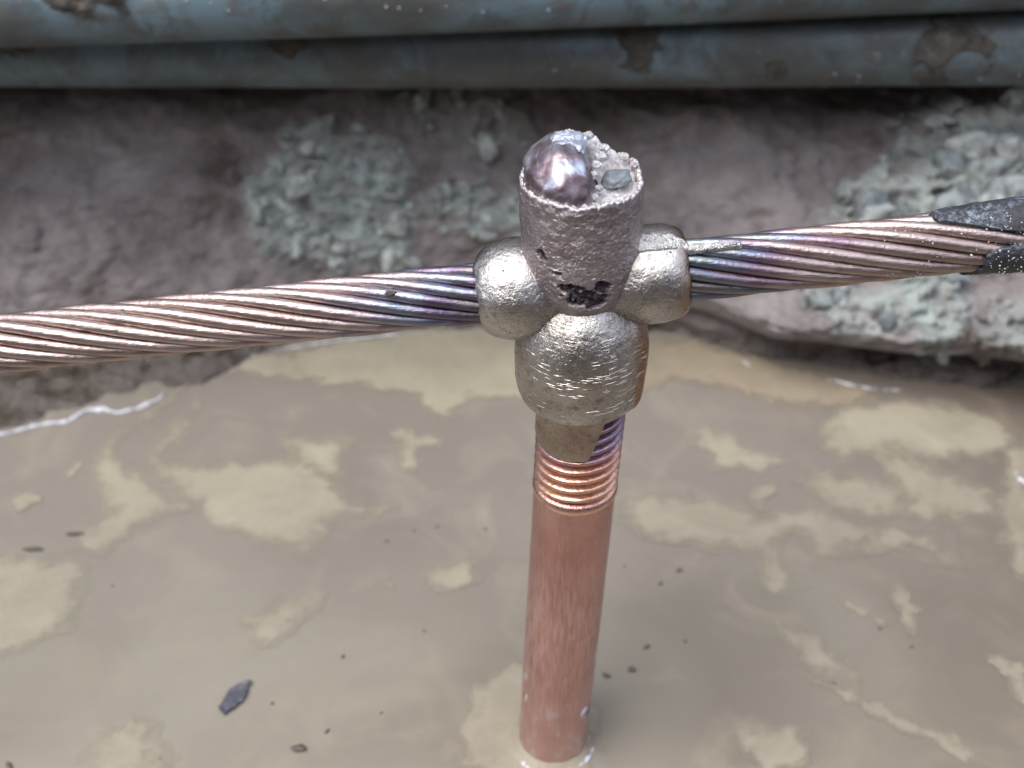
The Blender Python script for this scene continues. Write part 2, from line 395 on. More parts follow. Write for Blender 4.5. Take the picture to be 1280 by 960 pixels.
# ------------------------------------------------------------------ the ground: one sheet with the trench in it
PROF = {   # x: [(z, y of the back bank face)]
 -180: [(-22, 92), (0, 113), (4, 138), (9, 149), (22, 155), (50, 172), (64, 201), (76, 233), (86, 237), (93, 224), (99, 190), (107, 183), (132, 188)],
 -120: [(-22, 110), (0, 136), (4, 148), (9, 154), (22, 161), (50, 177), (64, 205), (76, 233), (86, 237), (93, 224), (99, 190), (107, 183), (132, 188)],
  -75: [(-22, 140), (0, 163), (4, 167), (9, 170), (25, 177), (50, 189), (64, 212), (76, 233), (86, 237), (93, 224), (99, 190), (107, 183), (132, 188)],
  -20: [(-22, 145), (0, 168), (4, 172), (9, 175), (25, 179), (50, 191), (64, 213), (76, 233), (86, 237), (93, 224), (99, 190), (107, 183), (132, 188)],
   45: [(-22, 140), (0, 166), (8, 168), (16, 161), (25, 158), (50, 183), (64, 211), (76, 233), (86, 237), (93, 224), (99, 190), (107, 183), (132, 188)],
   80: [(-22, 130), (0, 151), (9, 156), (16, 140), (24, 136), (50, 168), (64, 205), (76, 233), (86, 237), (93, 224), (99, 190), (107, 183), (132, 188)],
  120: [(-22, 120), (0, 140), (9, 148), (16, 133), (24, 129), (50, 158), (64, 197), (76, 233), (86, 237), (93, 224), (99, 190), (107, 183), (132, 188)],
  180: [(-22, 112), (0, 131), (9, 138), (16, 124), (24, 121), (50, 148), (64, 179), (76, 233), (86, 237), (93, 224), (99, 190), (107, 183), (132, 188)],
}
PX = sorted(PROF)
def bank_y(x, z):
    cols = [np.interp(z, [p[0] for p in PROF[k]], [p[1] for p in PROF[k]]) for k in PX]
    A = np.stack(cols, 0); xi = np.clip(np.interp(x, PX, np.arange(len(PX))), 0, len(PX) - 1.0001)
    i = np.floor(xi).astype(int); t = xi - i; t = t * t * (3 - 2 * t)
    ii = np.arange(len(x))
    return A[i, ii] * (1 - t) + A[i + 1, ii] * t
CLAY_REG = {   # outlines as seen from where the picture was taken, laid on the bank surface below
 'c1': [(330,200),(350,168),(400,158),(470,168),(512,190),(518,255),(512,325),(440,338),(400,330),(332,322),(312,270)],
 'c2': [(528,262),(560,240),(640,228),(700,240),(690,292),(560,292)],
 'c3': [(500,125),(560,118),(650,125),(660,180),(560,190),(510,165)],
 'c4': [(1030,272),(1060,240),(1108,190),(1130,140),(1180,118),(1300,104),(1320,300),(1040,300)],
 'c5': [(1010,380),(1060,352),(1200,335),(1215,380),(1185,445),(1150,440),(1130,405),(1050,415)],
 'c6': [(1200,390),(1300,350),(1320,480),(1210,440)],
}
xs = np.concatenate([-np.geomspace(30000, 262, 26), np.linspace(-255, 255, 460), np.geomspace(262, 30000, 26)])
zb = np.concatenate([np.linspace(-22, 0, 14)[:-1], np.linspace(0, 30, 84)[:-1], np.linspace(30, 96, 140)[:-1], np.linspace(96, 132, 40)])
X, Z = np.meshgrid(xs, zb, indexing='ij'); n0, m0 = X.shape
Y = bank_y(X.ravel(), (Z - WL * sst(40, 10, Z)).ravel()).reshape(n0, m0)
P = np.stack([X, Y, Z], -1)
nd = np.array([0, -.8, .6]); q = P
amp = np.where(np.abs(X) < 300, 1, .8)
left = sst(40, -60, X); right = sst(40, 90, X)
d = 7.0 * fbm(q / np.array([50, 50, 38]), 3) + 2.8 * fbm(q / 15., 3) + 1.1 * fbm(q / 4.5, 3, .6) - 1.1 * sst(.14, 0, np.abs(fbm(q / 30. + 3, 3)))
strata = pn(np.stack([X / 70, Y / 30, (Z + .10 * X + 4 * pn(q / 40.)) / 7.5], -1))
d = d + sst(0, 60, X) * sst(25, 40, Z) * 5.5 * np.clip(strata, -.4, .5)
rough_r = sst(35, 60, X) * sst(12, 20, Z) * sst(58, 44, Z)
d = d + rough_r * (2.2 * np.abs(fbm(q / 9., 3)) + 1.0 * fbm(q / 3., 2))
d = d * np.where(Z < 6, .35 + .65 * sst(0, 14, Z), 1) 
ppx, ppy = project(q.reshape(-1, 3)); ppx = ppx.reshape(n0, m0); ppy = ppy.reshape(n0, m0)
wob = 26 * fbm(q / 16., 4, .6)
clay = np.zeros_like(X)
for k, pl in CLAY_REG.items():
    sd = poly_sd(ppx + wob, ppy + wob, pl)
    wgt = sst(-14, 20, sd) * (.6 if k in ('c6',) else .45 if k == 'c3' else 1)
    if k == 'c4': d = d + 6 * sst(-5, 45, sd) + 7 * wgt * (np.maximum(0, .8 - 1.7 * np.abs(fbm(q / 13. + 4, 2))) - .2)
    if k in ('c1', 'c2', 'c3'): d = d + 2.5 * wgt * (np.maximum(0, .8 - 1.9 * np.abs(fbm(q / 10. + 8, 2))) - .2)
    d = d + wgt * (1.0 + 3.4 * np.maximum(0, .9 - 1.6 * np.abs(fbm(q / 7.5, 3))) + 1.6 * np.abs(fbm(q / 3., 2)))
    clay = np.maximum(clay, wgt)
wet = sst(40, -20, X) * sst(14, 7, Z)
d = d + 1.5 * sst(14, 7, Z) * sst(-1, 2, Z) * sst(40, -20, X) * fbm(q / 8., 3)
d = d * (1 - .85 * sst(86, 97, Z))
P = P + (amp * d)[..., None] * nd
P[..., 1] -= 30 * sst(-5, 40, poly_sd(ppx + wob, ppy + wob, CLAY_REG['c4'])) * sst(44, 80, Z) * sst(100, 92, Z)
near_rows = []   # from far near-side ground to the pool bottom; unseen wall raised to cut skylight
def row(y, z, a):
    r = np.stack([xs, np.full_like(xs, y), np.full_like(xs, z)], -1); r = r + np.stack([0 * xs, a * fbm(r / 60. + 3, 3), a * fbm(r / 45., 3)], -1); return r
for y, z, a in [(-30000, 470, 0), (-8000, 470, 5), (-3000, 470, 5), (-1300, 470, 6), (-700, 468, 8), (-450, 462, 8), (-394, 448, 6), (-372, 415, 6), (-360, 360, 8), (-351, 285, 8), (-342, 220, 7), (-334, 150, 6), (-326, 95, 5), (-316, 60, 5), (-305, 30, 5), (-290, 5, 4), (-270, -14, 3), (-240, -22, 1.5), (-100, -25, 1), (40, -25, 1)]:
    near_rows.append(row(y, z, a))
far_rows = []  # unseen wall above the pipes, raised to narrow the skylight
for y, z, a in [(194, 150, 3), (200, 180, 5), (206, 220, 6), (212, 265, 7), (256, 310, 7), (262, 360, 7), (238, 410, 6), (256, 450, 6), (320, 464, 6), (420, 470, 6), (700, 470, 6), (1400, 470, 6), (3000, 470, 5), (9000, 470, 5), (30000, 470, 0)]:
    far_rows.append(row(y, z, a))
G = np.concatenate([np.stack(near_rows, 1), P, np.stack(far_rows, 1)], 1)
zer = lambda k: np.zeros((n0, k))
att = {'clay': np.concatenate([zer(len(near_rows)), clay, zer(len(far_rows))], 1), 'wet': np.concatenate([zer(len(near_rows)), wet, zer(len(far_rows))], 1)}
ground = link('ground', make_mesh('ground', G, grid_faces(*G.shape[:2]), M_SOIL, att)); tag(ground, kind='structure')
BANK = P

# water
wx = np.concatenate([-np.geomspace(30000, 320, 14), np.linspace(-300, -24, 60), np.linspace(-23, 23, 70), np.linspace(24, 300, 60), np.geomspace(320, 30000, 14)]); wy = np.concatenate([np.linspace(-300, -24, 60), np.linspace(-23, 23, 70), np.linspace(24, 260, 50)])
WX, WY = np.meshgrid(wx, wy, indexing='ij'); WZ = .12 * fbm(np.stack([WX / 30, WY / 30, 0 * WX], -1), 2)
dr = np.hypot(WX, WY); WZ = WZ + 2.2 * np.exp(-np.maximum(dr - 8, 0) / 2.6)
water = link('water', make_mesh('water', np.stack([WX, WY, WZ + WL], -1), grid_faces(len(wx), len(wy)), M_WATER)); tag(water, kind='structure')

# ------------------------------------------------------------------ conduits
def conduit(label, A, B, R, ext=1500):
    A = np.array(A, float); B = np.array(B, float); dr_ = (B - A) / np.linalg.norm(B - A)
    root = thing('conduit_pipe', label, 'pipe', A, 'plastic conduits along the bank')
    u = np.concatenate([np.linspace(-ext, -40, 30), np.linspace(-30, np.linalg.norm(B - A) + 30, 160), np.linspace(np.linalg.norm(B - A) + 40, np.linalg.norm(B - A) + ext, 30)])
    th = np.linspace(0, 2 * np.pi, 64, endpoint=False)
    e1 = np.cross(dr_, [0, 0, 1]); e1 /= np.linalg.norm(e1); e2 = np.cross(e1, dr_)
    U, T = np.meshgrid(u, th, indexing='ij')
    Q = U[..., None] * dr_ + 0 * A
    r = R + .12 * fbm(np.stack([U / 60, np.cos(T), np.sin(T)], -1), 2)
    sag = 1.2 * pn(np.stack([U / 150, 0 * U, 0 * U + .5], -1))
    Q = Q + (r * np.cos(T))[..., None] * e1 + (r * np.sin(T) + sag)[..., None] * e2
    o = link('pipe_wall', make_mesh('pipe_wall', Q, grid_faces(len(u), len(th), cv=True, flip=True), M_PIPE), root)
    ri = np.stack([U[::6]] * 3, -1) * 0 + U[::6][..., None] * dr_ + (.88 * R * np.cos(T[::6]))[..., None] * e1 + (.88 * R * np.sin(T[::6]))[..., None] * e2
    link('pipe_bore', make_mesh('pipe_bore', ri, grid_faces(ri.shape[0], len(th), cv=True), M_PIPE), root)
    def surf(px, ang, off=0):        # point on the pipe at x, at angle from the viewer side upward
        t = (px - A[0]) / dr_[0]; a = math.radians(ang)
        nv = -e1 * math.cos(a) * np.sign(e1[1]) + e2 * math.sin(a)
        s_ = 1.2 * pn(np.array([[t / 150, 0, .5]]))[0]
        return t * dr_ + nv * (R + off) + e2 * s_, nv
    return root, surf, dr_, e1, e2, A, R
LOW = conduit('lower grey blue conduit with brown mud smears and water drops under the other pipe', (-158.8, 166.1, 106.0), (157.4, 164.7, 107.5), 11.8)
UPP = conduit('upper grey blue conduit nearest the top edge with mud clod on its left end', (-158.8, 142.8, 127.1), (157.4, 160.9, 132.7), 11.8)
def mud_on(pipe, x0, x1, a0, a1, th, seed, holes=None):
    root, surf, *_ = pipe; n, m = 70, 50
    V = []; E = []
    xx = np.linspace(x0, x1, n); aa = np.linspace(a0, a1, m)
    XX, AA = np.meshgrid(xx, aa, indexing='ij')
    u = (XX - x0) / (x1 - x0) * 2 - 1; v = (AA - a0) / (a1 - a0) * 2 - 1
    nz = fbm(np.stack([XX / 9 + seed, AA / 26, 0 * XX], -1), 4)
    rr = np.hypot(u, v)
    e = 1.0 - rr + .45 * nz
    if holes is not None: e = np.minimum(e, (np.hypot((XX - holes[0]) / holes[2], (AA - holes[1]) / holes[3]) - 1) * .8 + .3 * nz)
    hgt = th * sst(.05, .7, e) * (.8 + .6 * fbm(np.stack([XX / 4 + seed, AA / 12, 0 * XX + 2], -1), 3)) + .1
    for i in range(n):
        for j in range(m):
            p, nv = surf(XX[i, j], AA[i, j]); V.append(p + nv * max(hgt[i, j], .05) if e[i, j] > -.05 else p + nv * .03)
    return link('mud_smear', make_mesh('mud_smear', V, grid_faces(n, m), M_MUD, {'edge': sst(-.02, .35, e)}), root)
mud_on(UPP, -136, -104, -8, 110, 2.2, 1); mud_on(UPP, -182, -158, -20, 60, 1.2, 4); mud_on(UPP, -104, -78, 48, 110, 1.8, 9)
mud_on(LOW, 104, 128, -60, 75, .9, 2, holes=(120, -12, 5, 22)); mud_on(LOW, 20, 34, -20, 80, .5, 5); mud_on(LOW, -80, -66, 0, 80, .5, 6)
mud_on(LOW, -160, -140, 5, 80, .6, 7); mud_on(LOW, 62, 70, -40, 10, .4, 8); mud_on(LOW, 138, 150, 20, 90, .7, 12); mud_on(UPP, 120, 165, -50, 30, .9, 13)
V, F = ICO[3]; ME_DROP = make_mesh('water_drop', V * np.array([1, 1, 1.0]), F, M_DROP)
def drops(pipe, lst):
    root, surf = pipe[0], pipe[1]
    for x, a, r in lst:
        p, nv = surf(x, a, -.15 * r); o = link('water_drop', ME_DROP, root); o.location = p * MM; r *= .55; o.scale = (r, r, r * 1.25)
def x_on(px, py, y): return at_y(px, py, y)[0]
drops(LOW, [(x_on(a, b, 180), c, r) for a, b, c, r in [(942,82,-28,.9),(1016,77,-20,.95),(1045,80,-24,.9),(1045,88,-36,.8),(1008,97,-48,.9),(1186,87,-32,1.1),(1072,83,-26,.5),(934,85,-34,.6),(870,80,-20,.5),(690,72,-12,1.0),(850,90,-42,.7),(764,70,-10,.6),(1230,80,-24,.7),(610,84,-35,.6),(560,76,-20,.6),(1250,92,-40,.6)]])
drops(UPP, [(x_on(a, b, 160), c, r) for a, b, c, r in [(262,12,14,.9),(290,14,10,.7),(310,20,0,.8),(490,1,-2,1.0),(505,4,-4,.9),(530,6,-8,.8),(603,9,-14,.9),(680,4,-14,1.1),(800,14,-44,.9),(850,16,-52,.9),(190,8,14,.8),(70,5,30,1.0),(20,10,20,.9),(420,3,10,.8),(560,2,-4,.7)]])

# ------------------------------------------------------------------ clay patches: crumbs lying on the bank
def clump_mesh(seed, mat):
    V, F = ICO[3]; r = np.clip(1 + .38 * fbm(V * 1.2 + seed * 7.1, 2), .6, 1.45) - .30 * np.abs(fbm(V * 2.2 + seed, 2)) + .16 * fbm(V * 4.5 + seed, 3)
    V = V * r[:, None] * np.array([1.15, .9, .75]); return make_mesh('clump', V, F, mat)
CL = [clump_mesh(i, M_CLAY) for i in range(7)]; CLB = [clump_mesh(i + 20, M_CLAYB) for i in range(7)]
CS = [clump_mesh(i + 40, M_SOIL) for i in range(5)]
flat = BANK[13:-13].reshape(-1, 3) if False else BANK.reshape(-1, 3)
fpx, fpy = project(flat)
vis = (flat[:, 2] > 8) & (np.abs(flat[:, 0]) < 250)
def crumbs(root, key, count, smin, smax, mat, seed):
    r = np.random.default_rng(seed); sd = poly_sd(fpx, fpy, CLAY_REG[key]) + 9 * fbm(flat / 9., 3); idx = np.nonzero((sd > -3) & vis)[0]
    V1, F1 = ICO[1]; GV = []; GF = []; base = np.array(root.location) / MM
    for i, k in enumerate(r.choice(idx, count)):
        v = V1 * (1 + r.uniform(-.35, .35, (len(V1), 1))) * (smin + (smax - smin) * r.random() ** 2) * r.uniform(.6, 1.3, 3)
        GV.append(v + flat[k] - base + r.normal(0, .3, 3)); GF.append(F1 + i * len(V1))
    tag(link('crumb', make_mesh('crumb', np.concatenate(GV), np.concatenate(GF), mat), root), kind='stuff')
def patch(key, label, count, smin, smax, meshes, seed, cat='clay'):
    count = int(count * (.38 if key == 'c4' else .6 if key == 'c6' else .42)); smax *= 1.3
    r = random.Random(seed)
    sd = poly_sd(fpx, fpy, CLAY_REG[key]); idx = np.nonzero((sd > -4) & vis)[0]
    wgt = np.clip(1.6 * fbm(flat[idx] / 11. + seed, 3) + .35, 0.10, 1); wgt /= wgt.sum()
    pick = np.random.default_rng(seed).choice(idx, count, replace=False, p=wgt)
    base = flat[pick].mean(0)
    root = thing('clay_patch', label, cat, base, 'crumbly clay patches on the bank')
    crumbs(root, key, count * (3 if key in ('c4', 'c6') else 2), .25, .9, meshes[0].materials[0], seed + 50)
    for k in pick:
        o = link('clump', r.choice(meshes), root)
        s = smin + (smax - smin) * r.random() ** 2.4
        o.location = (flat[k] - base + np.array([0, .15 * s, -.12 * s])) * MM; o.scale = (s * r.uniform(.7, 1.7), s * r.uniform(.6, 1.1), s * r.uniform(.6, 1.2))
        o.rotation_euler = (r.random() * 6, r.random() * 6, r.random() * 6)
patch('c1', 'large patch of crumbly grey green clay on the bank left of the weld', 170, .8, 4.2, CL, 1)
patch('c2', 'small strip of pale crumbly clay on the bank just left of the weld riser', 70, .8, 3.4, CL, 2)
patch('c3', 'shadowed crumbly clay on the bank close under the lower pipe', 50, .8, 4.0, CL, 3)
patch('c4', 'big heap of pale crumbly clay on the right above the black cable jacket', 280, 1.4, 7.5, CLB, 4)
patch('c5', 'pale blue crumbly clay on the overhang below the right half of the cable', 110, .7, 3.2, CLB, 5)
patch('c6', 'brown crumbling earth clods on the overhang at the right edge', 90, .6, 2.6, CS, 6, 'earth')
# loose stones of the bank
def stone(px, py, r, label, meshes=CS, seed=0):
    k = np.argmin((fpx - px) ** 2 + (fpy - py) ** 2 + np.where(vis, 0, 1e9))
    o = link('stone', random.choice(meshes)); o.location = flat[k] * MM; o.scale = (r, r * .8, r); o.rotation_euler = (seed, seed * 2, seed * .7)
    tag(o, label, 'stone', 'loose stones on the bank')
stone(43, 298, 3.6, 'rounded grey stone in the purple brown bank near the left edge', seed=1)
stone(1055, 248, 4.6, 'flat pale stone at the lower left of the big clay heap', CLB, 2)
stone(1042, 268, 3.0, 'small pale stone just above the cable left of the clay heap', CLB, 3)
stone(288, 225, 4.0, 'dark brown clod on the bank left of the large clay patch', seed=4)

# ------------------------------------------------------------------ floating scum, painted glints, bubbles and debris
def zl(pts): return [(x / 1.778, 420 + y / 1.778) for x, y in pts]
def zr(pts): return [(640 + x / 1.778, 420 + y / 1.778) for x, y in pts]
scum_n = [0]
def scum(pts, label, mat=None, soft=7.0, step=.75, jit=3.0):
    poly = np.array([at_z(x, y)[:2] for x, y in pts])
    poly = poly.mean(0) + (poly - poly.mean(0)) * 1.22; lo = poly.min(0) - 5; hi = poly.max(0) + 5
    gx = np.arange(lo[0], hi[0], step); gy = np.arange(lo[1], hi[1], step)
    GX, GY = np.meshgrid(gx, gy, indexing='ij')
    k = scum_n[0]; scum_n[0] += 1
    sd = poly_sd(GX, GY, poly) + jit * fbm(np.stack([GX / 7, GY / 7, 0 * GX + k], -1), 4, .6)
    keep = sd > -.6
    fc = grid_faces(len(gx), len(gy)); kf = keep.ravel()[fc].all(1); fc = fc[kf]
    if len(fc) == 0: return
    used = np.unique(fc); remap = np.zeros(GX.size, int); remap[used] = np.arange(len(used))
    c = poly.mean(0)
    wz = .12 * fbm(np.stack([GX / 30, GY / 30, 0 * GX], -1), 2)
    wz = wz + 2.2 * np.exp(-np.maximum(np.hypot(GX, GY) - 8, 0) / 2.6)
    Zs = wz + .22 + .03 * (k % 9) + .25 * sst(0, 6, sd)
    V = np.stack([GX - c[0], GY - c[1], Zs], -1).reshape(-1, 3)[used]
    o = link('scum_patch', make_mesh('scum_patch', V, remap[fc], mat or M_SCUM, {'edge': sst(-.6, min(soft, max(1.2, .7 * sd.max())), sd).ravel()[used]}))
    o.location = (c[0] * MM, c[1] * MM, WL * MM)
    tag(o, label, 'scum', 'beige scum patches floating on the water')
scum(zl([(355,290),(370,250),(460,180),(470,190),(450,245),(400,280),(480,285),(640,275),(720,320),(760,360),(820,365),(800,385),(730,395),(660,460),(560,440),(480,410),(420,350),(380,325)]), 'largest beige scum patch left of the rod, broad and triangular')
scum(zl([(620,240),(680,220),(780,235),(770,290),(740,315),(690,300)]), 'rounded scum patch touching the upper right of the big triangular one')
scum(zl([(215,285),(250,225),(330,190),(395,120),(400,150),(330,210),(270,255),(300,300),(340,320),(410,370),(330,395),(300,430),(230,460),(170,450),(190,410),(240,370),(220,330)]), 'ragged scum patch trailing from the left shore down to dark specks')
scum(zl([(870,220),(920,210),(975,240),(930,260),(940,290),(880,295),(895,250)]), 'small scum patch floating below the cable just left of the threads')
scum(zl([(-30,500),(60,500),(185,510),(180,590),(150,640),(60,690),(-30,715)]), 'big rounded scum patch cut off by the left edge of the photo')
scum(zl([(550,625),(610,600),(640,580),(710,580),(690,620),(620,680),(565,675)]), 'pale heart shaped scum patch above the dark leaf flake')
scum(zl([(850,530),(885,525),(880,550),(855,555)]), 'tiny scum dot just left of the round scum patch near the rod', soft=1.5)
scum(zl([(955,530),(1000,505),(1055,510),(1050,555),(1000,575),(960,560)]), 'round scum patch close to the left of the bare rod')
scum(zl([(180,950),(240,880),(290,855),(340,870),(370,940),(360,990),(200,990)]), 'scum patch at the bottom edge below left of the dark leaf flake')
th = np.linspace(0, 2 * np.pi, 26, endpoint=False)
scum([(662 + 74 * math.cos(t) * (1 + .08 * math.sin(3 * t)), 912 + 74 * math.sin(t)) for t in th], 'yellowish ring of scum surrounding the foot of the rod', M_SCUMG, soft=3)
scum(zl([(390,170),(400,105),(500,72),(700,38),(870,6),(1138,-8),(1138,210),(1100,140),(1000,130),(940,180),(880,130),(800,112),(700,108),(610,98),(540,84),(420,104)]), 'long yellowish scum band along the far shore left of the weld', soft=4)
scum(zr([(290,25),(420,22),(520,50),(640,80),(760,122),(700,150),(600,150),(500,120),(390,100),(330,125),(290,140)]), 'orange brown scum band along the far shore right of the weld', M_SCUMO, soft=4)
scum(zr([(400,215),(450,205),(530,250),(600,275),(540,300),(450,290),(420,250)]), 'isolated pointed scum patch right of the threads')
scum(zr([(710,240),(740,170),(850,150),(980,165),(1060,190),(1100,240),(1040,270),(930,275),(870,260),(800,265),(780,290)]), 'large bright scum patch at the back right below the earth overhang')
scum(zr([(800,275),(870,265),(960,310),(1040,340),(1075,390),(1040,410),(940,400),(860,400),(870,350),(830,310)]), 'long scum patch slanting below the bright back right one')
scum(zr([(265,400),(300,370),(420,365),(500,380),(560,400),(600,390),(640,380),(700,400),(780,430),(770,470),(700,490),(650,510),(640,480),(610,450),(600,470),(640,540),(590,575),(550,560),(545,500),(500,480),(420,470),(330,450)]), 'broad scum patch right of the rod with a hook shaped lower lobe', M_SCUMG)
scum(zr([(640,330),(690,305),(800,320),(860,340),(870,390),(800,410),(740,400),(690,370)]), 'oval scum patch with a small white bubble on it', M_SCUMG)
scum(zr([(780,440),(860,420),(940,460),(985,510),(960,525),(880,480),(800,490)]), 'thin curved scum patch like a tail in the right half', M_SCUMG)
scum(zr([(570,630),(610,640),(680,670),(760,740),(740,770),(650,735),(610,690)]), 'narrow slanting scum patch in the lower right open water', M_SCUMG)
scum(zr([(710,580),(760,590),(830,630),(820,645),(760,615)]), 'faint thin scum streak in the right half of the water', M_SCUMG, soft=3)
scum(zr([(845,560),(890,575),(900,610),(880,650),(850,610)]), 'small upright scum patch in the right half of the water', M_SCUMG)
scum(zr([(710,790),(790,800),(900,860),(1000,910),(980,945),(900,890),(800,850)]), 'long slim scum strip in the bottom right corner', M_SCUMG)
scum(zr([(1060,720),(1150,740),(1150,820),(1090,770)]), 'small scum patch at the right edge low in the photo', M_SCUMG)
scum(zr([(520,890),(600,860),(650,870),(640,950),(560,985),(530,940)]), 'dull scum patch at the bottom edge right of the rod', M_SCUMG, soft=4)
scum(zr([(1080,270),(1160,260),(1160,540),(1100,490),(1070,380),(1090,330)]), 'tall scum patch along the right edge beside the white bubbles', M_SCUMG)
scum(zr([(515,350),(570,335),(585,345),(560,392),(525,375)]), 'small curled scum patch above the broad one right of the rod', M_SCUMG)
scum(zl([(30,365),(80,355),(95,370),(50,388)]), 'small faint scum streak on the grey water at far left', soft=1.8)
scum(zl([(150,300),(185,280),(180,300),(150,325)]), 'tiny faint scum streak left of the ragged shore patch', soft=1.8)

def glint_foam(pts, wid, label, hgt=.9, zo=.3):  # white ribbons painted as sky glints on the waterline and meniscus, plus some bubbles
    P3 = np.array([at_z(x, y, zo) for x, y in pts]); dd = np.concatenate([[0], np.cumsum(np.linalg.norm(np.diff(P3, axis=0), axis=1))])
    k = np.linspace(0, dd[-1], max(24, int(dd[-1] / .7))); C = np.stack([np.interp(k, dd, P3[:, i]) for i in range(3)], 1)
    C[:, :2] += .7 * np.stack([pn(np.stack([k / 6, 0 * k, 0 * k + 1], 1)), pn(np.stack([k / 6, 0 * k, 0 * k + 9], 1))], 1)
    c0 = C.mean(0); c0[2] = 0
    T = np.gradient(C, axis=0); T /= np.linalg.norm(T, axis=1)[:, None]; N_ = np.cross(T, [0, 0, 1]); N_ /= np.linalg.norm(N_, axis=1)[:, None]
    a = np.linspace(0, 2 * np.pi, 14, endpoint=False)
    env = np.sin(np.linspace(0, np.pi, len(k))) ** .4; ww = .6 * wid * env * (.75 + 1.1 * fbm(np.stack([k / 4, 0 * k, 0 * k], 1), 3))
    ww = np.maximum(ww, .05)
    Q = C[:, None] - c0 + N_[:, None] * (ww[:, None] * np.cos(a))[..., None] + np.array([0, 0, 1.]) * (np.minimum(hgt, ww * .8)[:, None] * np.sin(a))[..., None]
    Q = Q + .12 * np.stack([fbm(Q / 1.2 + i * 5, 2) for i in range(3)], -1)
    o = link('glint_foam_line', make_mesh('glint_foam_line', Q, grid_faces(len(k), len(a), cv=True), M_GLINT_FOAM)); o.location = c0 * MM
    tag(o, label, 'glint_foam', 'white painted glints and bubbles at the edge of the water')
glint_foam([(-30,548),(10,541),(45,532),(85,526),(110,512),(128,512),(150,516),(178,508),(200,497),(207,486)], 1.5, 'bright wavy white painted glint line along the left shore below the cable')
glint_foam([(222,472),(240,460),(262,455),(285,450),(320,443)], 1.1, 'thin white painted glint line at the shore under the cable middle')
glint_foam([(345,438),(380,432),(420,426),(470,420),(530,414)], .8, 'faint white painted glint line along the far shore under the cable near the weld')
glint_foam([(921,447),(930,453),(938,459)], 1.1, 'short white painted glint dash under the right end of the weld')
glint_foam([(1034,474),(1055,479),(1078,484),(1098,488)], .8, 'white painted glint streak along the shore below the right overhang')
glint_foam([(1104,487),(1118,488),(1126,488)], .7, 'tiny white painted glint dash right of the glint streak under the overhang')
glint_foam([(636,932),(645,944),(656,955),(668,964)], 1.3, 'white painted glint crescent on the left of the rod foot', 1.0, 1.0)
glint_foam([(742,934),(738,944),(730,953),(718,960)], 1.1, 'white painted glint crescent on the right of the rod foot', 1.0, 1.0)
glint_foam([(1268,590),(1275,600),(1285,606)], 1.6, 'bluish white bubble cluster at the right edge of the water')
glint_foam([(1100,631),(1103,633),(1107,634)], .7, 'single white bubble on the oval scum patch')

# leaf flake
lp = np.array([at_z(x, y)[:2] for x, y in [(272,888),(280,896),(290,890),(303,880),(309,872),(311,862),(317,853),(312,853),(298,857),(286,865),(280,876)]]); lc = lp.mean(0)
gx = np.arange(lp[:, 0].min(), lp[:, 0].max(), .25); gy = np.arange(lp[:, 1].min(), lp[:, 1].max(), .25); GX, GY = np.meshgrid(gx, gy, indexing='ij')
sd = poly_sd(GX, GY, lp) + .35 * fbm(np.stack([GX, GY, 0 * GX], -1), 2); fc = grid_faces(len(gx), len(gy)); fc = fc[(sd > 0).ravel()[fc].all(1)]
V = np.stack([GX - lc[0], GY - lc[1], .75 + .35 * fbm(np.stack([GX / 3, GY / 3, 0 * GX], -1), 3) + .35 * sst(2, 0, sd)], -1).reshape(-1, 3)
used = np.unique(fc); rp = np.zeros(len(V), int); rp[used] = np.arange(len(used))
n_ = len(used); top = V[used]; bot = top - np.array([0, 0, .3])
leaf = link('leaf_flake', make_mesh('leaf_flake', np.concatenate([top, bot]), np.concatenate([rp[fc], rp[fc][:, ::-1] + n_]), M_LEAF)); leaf.location = (lc[0] * MM, lc[1] * MM, WL * MM)
tag(leaf, 'dark grey pointed leaf flake floating on the water lower left', 'leaf')
ME_SP = []
for i in range(5):
    V, F = ICO[2]; V = V * (1 + .5 * fbm(V * 1.4 + 3 * i, 3))[:, None] * np.array([1.2, .9, .45]); ME_SP.append(make_mesh('debris_speck', V, F, M_SPECK))
sp = zl([(270,290),(275,320),(275,350),(360,373),(205,440),(127,549),(860,455),(942,357),(972,423),(1078,428),(942,655),(935,711),(762,712),(605,816),(847,837),(960,840),(727,878),(665,915),(355,938),(235,950),(20,955),(920,432),(545,430),(1090,485),(250,555),(212,440)]) + \
     zr([(330,550),(290,618),(250,510),(385,678),(210,755),(700,557),(888,690),(818,650),(823,378),(555,925),(715,770),(300,690),(372,520),(455,322)])
for i, (x, y) in enumerate(sp):
    if i % 4 == 3: continue
    p = at_z(x, y, .3); o = link('debris_speck', random.choice(ME_SP)); s = .32 + .45 * random.random() ** 2.2
    o.location = p * MM; o.scale = (s * random.uniform(.7, 1.5), s * random.uniform(.6, 1), s * .7); o.rotation_euler = (0, 0, random.random() * 6)
    tag(o, 'tiny dark speck of debris floating on the muddy water', 'speck', 'dark specks on the water')
for (x, y), l, s in [((94, 667), 'longer dark speck sideways on the grey water at far left', (2.2, .7, .8)), ((42, 686), 'longest dark speck below the others near the left edge', (2.4, .75, .8)),
                     ((374, 935), 'brownish clod speck at the bottom right of the leaf flake', (1.5, 1.1, .9)), ((790, 836), 'faint violet speck on the water right of the rod', (.8, .8, .8))]:
    p = at_z(x, y, .6); o = link('debris_speck', random.choice(ME_SP)); o.location = p * MM; o.scale = s; tag(o, l, 'speck', 'dark specks on the water')

